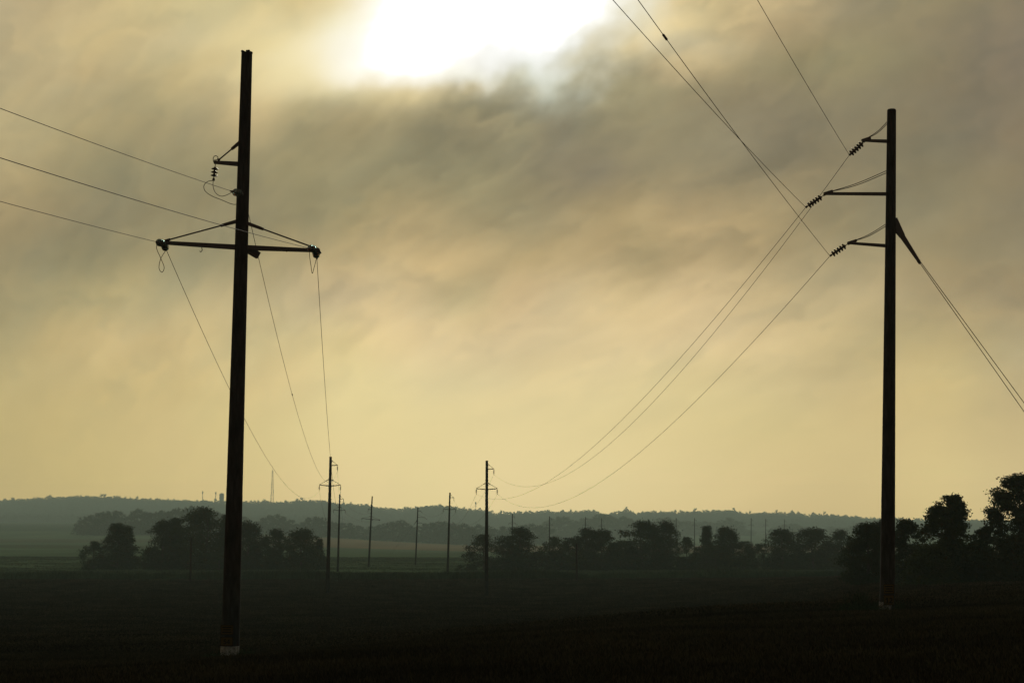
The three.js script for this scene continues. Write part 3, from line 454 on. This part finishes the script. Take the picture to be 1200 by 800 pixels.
{ // hazy trees across the valley, and the wooded ridge
  const kinds = [1, 2, 3, 4].map((k) => treeShapes({ h: 18, w: 13, clumps: 40, leaves: 1300, leaf: 1.25, seed: 40 + k, shape: ['round', 'round', 'cone', 'round'][k - 1] }));
  const S = [
    ['hazy tree of the dark spinney on the far rising field', 'trees of the spinney on the rising field', 2000, '92 612 99 606 106 604 113 602 120 600 127 600 134 599 141 600 148 606 154 602 161 597 168 600 175 601 182 600 189 599 196 600 203 597 210 596 217 595 224 594 231 594 238 595 245 598 252 600 259 603'],
    ['hazy tree in the second spinney behind the clump', 'trees of the second hazy spinney', 2200, '268 604 276 605 284 606 292 609 300 611 308 607 316 604 324 603 332 606 340 609 348 614 355 612 362 607 370 606 378 607 386 611'],
    ['hazy tree of the even row beyond the pale stubble', 'trees of the row beyond the stubble', 2150, '394 612 402 613 410 613 418 616 427 620 436 617 445 615 453 613 461 612 468 610 475 613 482 619 490 617 498 614 506 613 514 612 521 611 529 613 537 615 545 614 553 617'],
    ['hazy tree of the low wood behind the loose leafy tree', 'trees of the low wood', 2250, '562 615 571 617 580 619 589 617 598 618 607 617 616 615 624 614 632 616 640 617'],
    ['pale hazy tree standing above the low wood across the valley', 'pale trees below the ridge', 3100, '641 611 648 608 655 606 662 606 669 610 676 611 683 608 690 608 697 606 703 603 710 603 716 605 723 608 731 606 740 608 749 610 758 610 767 611 776 608 783 606 791 610'],
    ['palest hazy tree under the ridge behind the long dark row', 'palest trees below the ridge', 3500, '802 611 810 611 818 612 826 611 834 612 842 612 849 610 856 607 863 611 870 616 878 621 905 620 912 617 919 615 926 614 933 614 940 617 947 622 975 617 984 618 993 618 1002 616']];
  const R = rng(77);
  for (const [label, group, d, list] of S) { const v = list.split(' ').map(Number); for (let k = 0; k < v.length; k += 2) { const kd = (R() * 4) | 0; tree('hazy_tree', kinds[kd], LEAF[(R() * 4) | 0], `${kd === 2 ? 'pointed' : 'rounded'} ${label}`, 'tree', v[k] + R() * 2 - 1, d * (1 + 0.05 * (R() - 0.5)), v[k + 1], 15 + 7 * R(), group, R() * 6); } }
  // ridge wood: thousands of far trees that read as one mass
  const far = treeShapes({ h: 14, w: 11, clumps: 18, leaves: 190, leaf: 2.4, seed: 60 }), spots = [], E = new THREE.Matrix4(), Q = new THREE.Quaternion();
  for (let d = 3900; d < 6420; d += 44) for (let x = -0.46 * d; x < 0.46 * d; x += 9) {
    const u = x / d, edge = 3950 + 750 * smooth(-0.16, 0.02, u) + 120 * fbm(x / 300, 3, 1, 2), n = fbm(x / 170, d / 220, 4, 3);
    if (d < edge || (u > -0.16 && n < -0.2 && d < 5600) || (d > 5850 && R() > 0.3)) continue;
    const xx = x + (R() - 0.5) * 8, dd = d + (R() - 0.5) * 40, s = 0.62 + 0.55 * R() + 0.9 * Math.max(-0.2, n) + (R() < 0.06 ? 0.5 : 0);
    Q.setFromAxisAngle(UPV, R() * 6.28); spots.push(E.clone().compose(V(xx, ground(xx, -dd) - 0.5, -dd), Q, V(s * (0.85 + 0.4 * R()), s, s)));
  }
  const wood = new THREE.InstancedMesh(far.crown, LEAF[0], spots.length); spots.forEach((m, k) => wood.setMatrixAt(k, m)); wood.name = 'ridge_wood'; wood.castShadow = wood.receiveShadow = true; scene.add(wood);
  tag(wood, 'pale hazy woodland covering the distant ridge', 'woodland', null, 'stuff');
}

// ------------------------------------------------------------------ on the ridge: lattice mast, slim masts, domed tower
{
  const d = 5200, top = at(319.3, 546, d), b = V(top.x, ground(top.x, -d), -d), o = thing('lattice_mast', 'tall slender lattice radio mast rising from the wooded ridge', 'mast', b), h = top.y - b.y, w0 = 5.6, w1 = 1.2, leg = (sx, sz, t) => V(sx * (w0 + (w1 - w0) * t), h * 0.9 * t, sz * (w0 + (w1 - w0) * t));
  for (const [x, z] of [[-1, -1], [1, -1], [1, 1], [-1, 1]]) obj('leg', bar(leg(x, z, 0), leg(x, z, 1), 0.34, 0.26, 6), M.lattice, o);
  for (let k = 0; k < 11; k++) { const a = k / 11, c = (k + 1) / 11, g = []; for (const [p, q] of [[[-1, -1], [1, -1]], [[1, -1], [1, 1]], [[1, 1], [-1, 1]], [[-1, 1], [-1, -1]]]) { g.push(bar(leg(...p, a), leg(...q, c), 0.15, 0.15, 5), bar(leg(...q, a), leg(...p, c), 0.15, 0.15, 5), bar(leg(...p, c), leg(...q, c), 0.15, 0.15, 5)); } obj('brace', g, M.lattice, o); }
  obj('antenna', bar(V(0, h * 0.88, 0), V(0, h, 0), 0.5, 0.25, 8), M.lattice, o); obj('antenna_drum', bar(V(-1.6, h * 0.62, 1), V(-3.2, h * 0.62, 1.4), 1.3, 1.3, 12), M.lattice, o); obj('antenna_drum', bar(V(2, h * 0.44, 1), V(3.4, h * 0.44, 1.4), 1.2, 1.2, 12), M.lattice, o);
}
for (const [px, ty, label] of [[237.2, 575, 'slim mast with a thick head on the ridge wood, away from the dome'], [252.6, 576, 'slim mast with a thick head beside the domed tower'], [557.5, 587.5, 'slim mast above the ridge behind the guyed line']]) {
  const d = 6250, t = at(px, ty, d), b = V(t.x, ground(t.x, -d), -d), o = thing('slim_mast', label, 'mast', b, 'slim masts on the ridge'), h = t.y - b.y;
  obj('shaft', bar(V(0, -1, 0), V(0, h, 0), 1.1, 0.9, 8), M.lattice, o); obj('mast_head', [bar(V(0, h - 10, 0), V(0, h - 2, 0), 2.2, 2.2, 10)], M.lattice, o);
}
{
  const d = 6260, t = at(259.5, 577.5, d), b = V(t.x, ground(t.x, -d), -d), o = thing('domed_tower', 'squat domed tower showing above the ridge wood', 'building', b), h = t.y - b.y;
  const wall = obj('wall', bar(V(0, -1, 0), V(0, h - 9, 0), 8.6, 8.2, 16), M.masonry, o); obj('window', [-0.5, 0.5, 1.6].map((a) => new THREE.BoxGeometry(2.4, 4.5, 0.8).translate(0, h - 15, 8.3).rotateY(a)), M.steel, wall);
  obj('dome', new THREE.SphereGeometry(9.2, 18, 8, 0, 6.283, 0, 1.571).translate(0, h - 9.2, 0), M.lattice, o); obj('finial', bar(V(0, h - 0.2, 0), V(0, h + 4, 0), 0.8, 0.2, 8), M.lattice, o);
}

// ------------------------------------------------------------------ grain, verge grass and weeds
{
  const R = rng(301), blade = (out, x, z, h, lean, a, w, ear) => {
    const dx = Math.cos(a) * lean, dz = Math.sin(a) * lean, px = -Math.sin(a) * w, pz = Math.cos(a) * w;
    out.push(x - px, -0.05, z - pz, x + px, -0.05, z + pz, x + dx * 0.55, h * 0.62, z + dz * 0.55, x + dx * 0.55 - px * 0.5, h * 0.6, z + dz * 0.55 - pz * 0.5, x + dx * 0.55 + px * 0.6, h * 0.6, z + dz * 0.55 + pz * 0.6, x + dx, h, z + dz);
    if (ear) { const ex = x + dx, ez = z + dz, el = 0.055, q = w * 1.7; for (const [ux, uz] of [[px, pz], [dx / (lean + 1e-6) * w, dz / (lean + 1e-6) * w]]) out.push(ex - ux * q / w, h, ez - uz * q / w, ex + ux * q / w, h, ez + uz * q / w, ex + dx * 0.35, h + el, ez + dz * 0.35, ex - ux * q / w, h, ez - uz * q / w, ex + dx * 0.1, h - el * 0.6, ez + dz * 0.1, ex + ux * q / w, h, ez + uz * q / w); }
  };
  const tuft = (n, spread, h, w, ear) => { const a = []; for (let k = 0; k < n; k++) blade(a, (R() - 0.5) * spread, (R() - 0.5) * spread, h * (0.78 + 0.4 * R()), 0.05 + 0.16 * R() * h, R() * 6.28, w * (0.7 + 0.6 * R()), ear && R() < 0.8); const g = new THREE.BufferGeometry(); g.setAttribute('position', new THREE.Float32BufferAttribute(a, 3)); g.computeVertexNormals(); return g; };
  const place = (name, label, category, g, m, list) => { const o = new THREE.InstancedMesh(g, m, list.length), E = new THREE.Matrix4(), Q = new THREE.Quaternion(), C = new THREE.Color(); list.forEach(([x, z, s, sy], k) => { Q.setFromAxisAngle(UPV, R() * 6.28); o.setMatrixAt(k, E.compose(V(x, ground(x, z), z), Q, V(s, sy, s))); const t = (0.45 + 0.9 * R()) * (1 + 0.9 * fbm(x / 7, z / 7, 12, 3)); o.setColorAt(k, C.setRGB(t, t * (0.94 + 0.1 * R()), t)); }); o.name = name; o.castShadow = o.receiveShadow = true; scene.add(o); tag(o, label, category, null, 'stuff'); };
  const grain = leafMat(0.072, 0.064, 0.036), green = leafMat(0.060, 0.092, 0.044), turf = leafMat(0.090, 0.132, 0.072);
  const near = [], mid = [];
  for (let k = 0; k < 90000; k++) { const d = 11 + 62 * Math.pow(R(), 0.75), x = (R() * 2 - 1) * (0.36 * d + 4); if (fbm(x / 4, d / 4, 2, 2) < -0.33) continue; near.push([x, -d, 0.9 + 0.4 * R(), 0.85 + 0.25 * R() + 0.25 * fbm(x / 6, d / 6, 7, 2)]); }
  for (let k = 0; k < 95000; k++) { const d = 70 + 255 * Math.pow(R(), 1.15), x = (R() * 2 - 1) * (0.36 * d + 4), n = fbm(x / 25, d / 12, 3, 3); if (R() < 0.3 - n) continue; mid.push([x, -d, 1.3 + 0.9 * R(), 0.8 + 0.3 * R() + 0.4 * n]); }
  place('grain_crop', 'dark ripening grain covering the near slope', 'crop', tuft(13, 0.42, 0.27, 0.0055, true), grain, near);
  place('grain_crop_001', 'brown grain field falling away towards the verge', 'crop', tuft(16, 1.1, 0.42, 0.012, true), grain, mid);
  const verge = [], past = [];
  for (let k = 0; k < 26000; k++) { const d = 331 + 16 * R() * R() + 3 * R(), x = (R() * 2 - 1) * 150, n = fbm(x / 30, d / 10, 5, 3); if (n < -0.15) continue; verge.push([x, -d, 1 + R(), (0.8 + 1.1 * R()) * (1 + 1.5 * n)]); }
  for (let k = 0; k < 60000; k++) { const d = 352 + 330 * Math.pow(R(), 1.3), x = (R() * 2 - 1) * 0.36 * d, n = fbm(x / 60, d / 18, 9, 3); if (R() < 0.35 - n * 1.4) continue; past.push([x, -d, 1.4 + R(), 0.5 + 0.35 * R() + 0.4 * n]); }
  place('verge_grass', 'strip of taller dark green grass along the field edge', 'grass', tuft(16, 1.2, 0.75, 0.02, false), green, verge);
  place('pasture_grass', 'short green grass of the hazy pasture', 'grass', tuft(16, 1.6, 0.3, 0.025, false), turf, past);
  const weeds = []; for (let k = 0; k < 260; k++) { const a = R() * 6.28, r = Math.sqrt(R()); const c = onGround(1009, 66); weeds.push([c.x + Math.cos(a) * r * 1.15, c.z + Math.sin(a) * r * 1.4, 0.8 + 0.4 * R(), (0.5 + 1.1 * R()) * (1.25 - r)]); }
  for (let k = 0; k < 60; k++) { const a = R() * 6.28, r = 0.32 + 0.5 * R(); weeds.push([baseB.x + Math.cos(a) * r, baseB.z + Math.sin(a) * r, 0.7, 0.5 + 0.6 * R()]); weeds.push([baseA.x + Math.cos(a) * r, baseA.z + Math.sin(a) * r, 0.7, 0.5 + 0.4 * R()]); }
  place('tall_weeds', 'tuft of taller dark weeds beside the pole foot', 'weeds', tuft(12, 0.5, 0.5, 0.008, true), green, weeds);
}
renderer.setSize(1024, 682);
renderer.render(scene, camera);
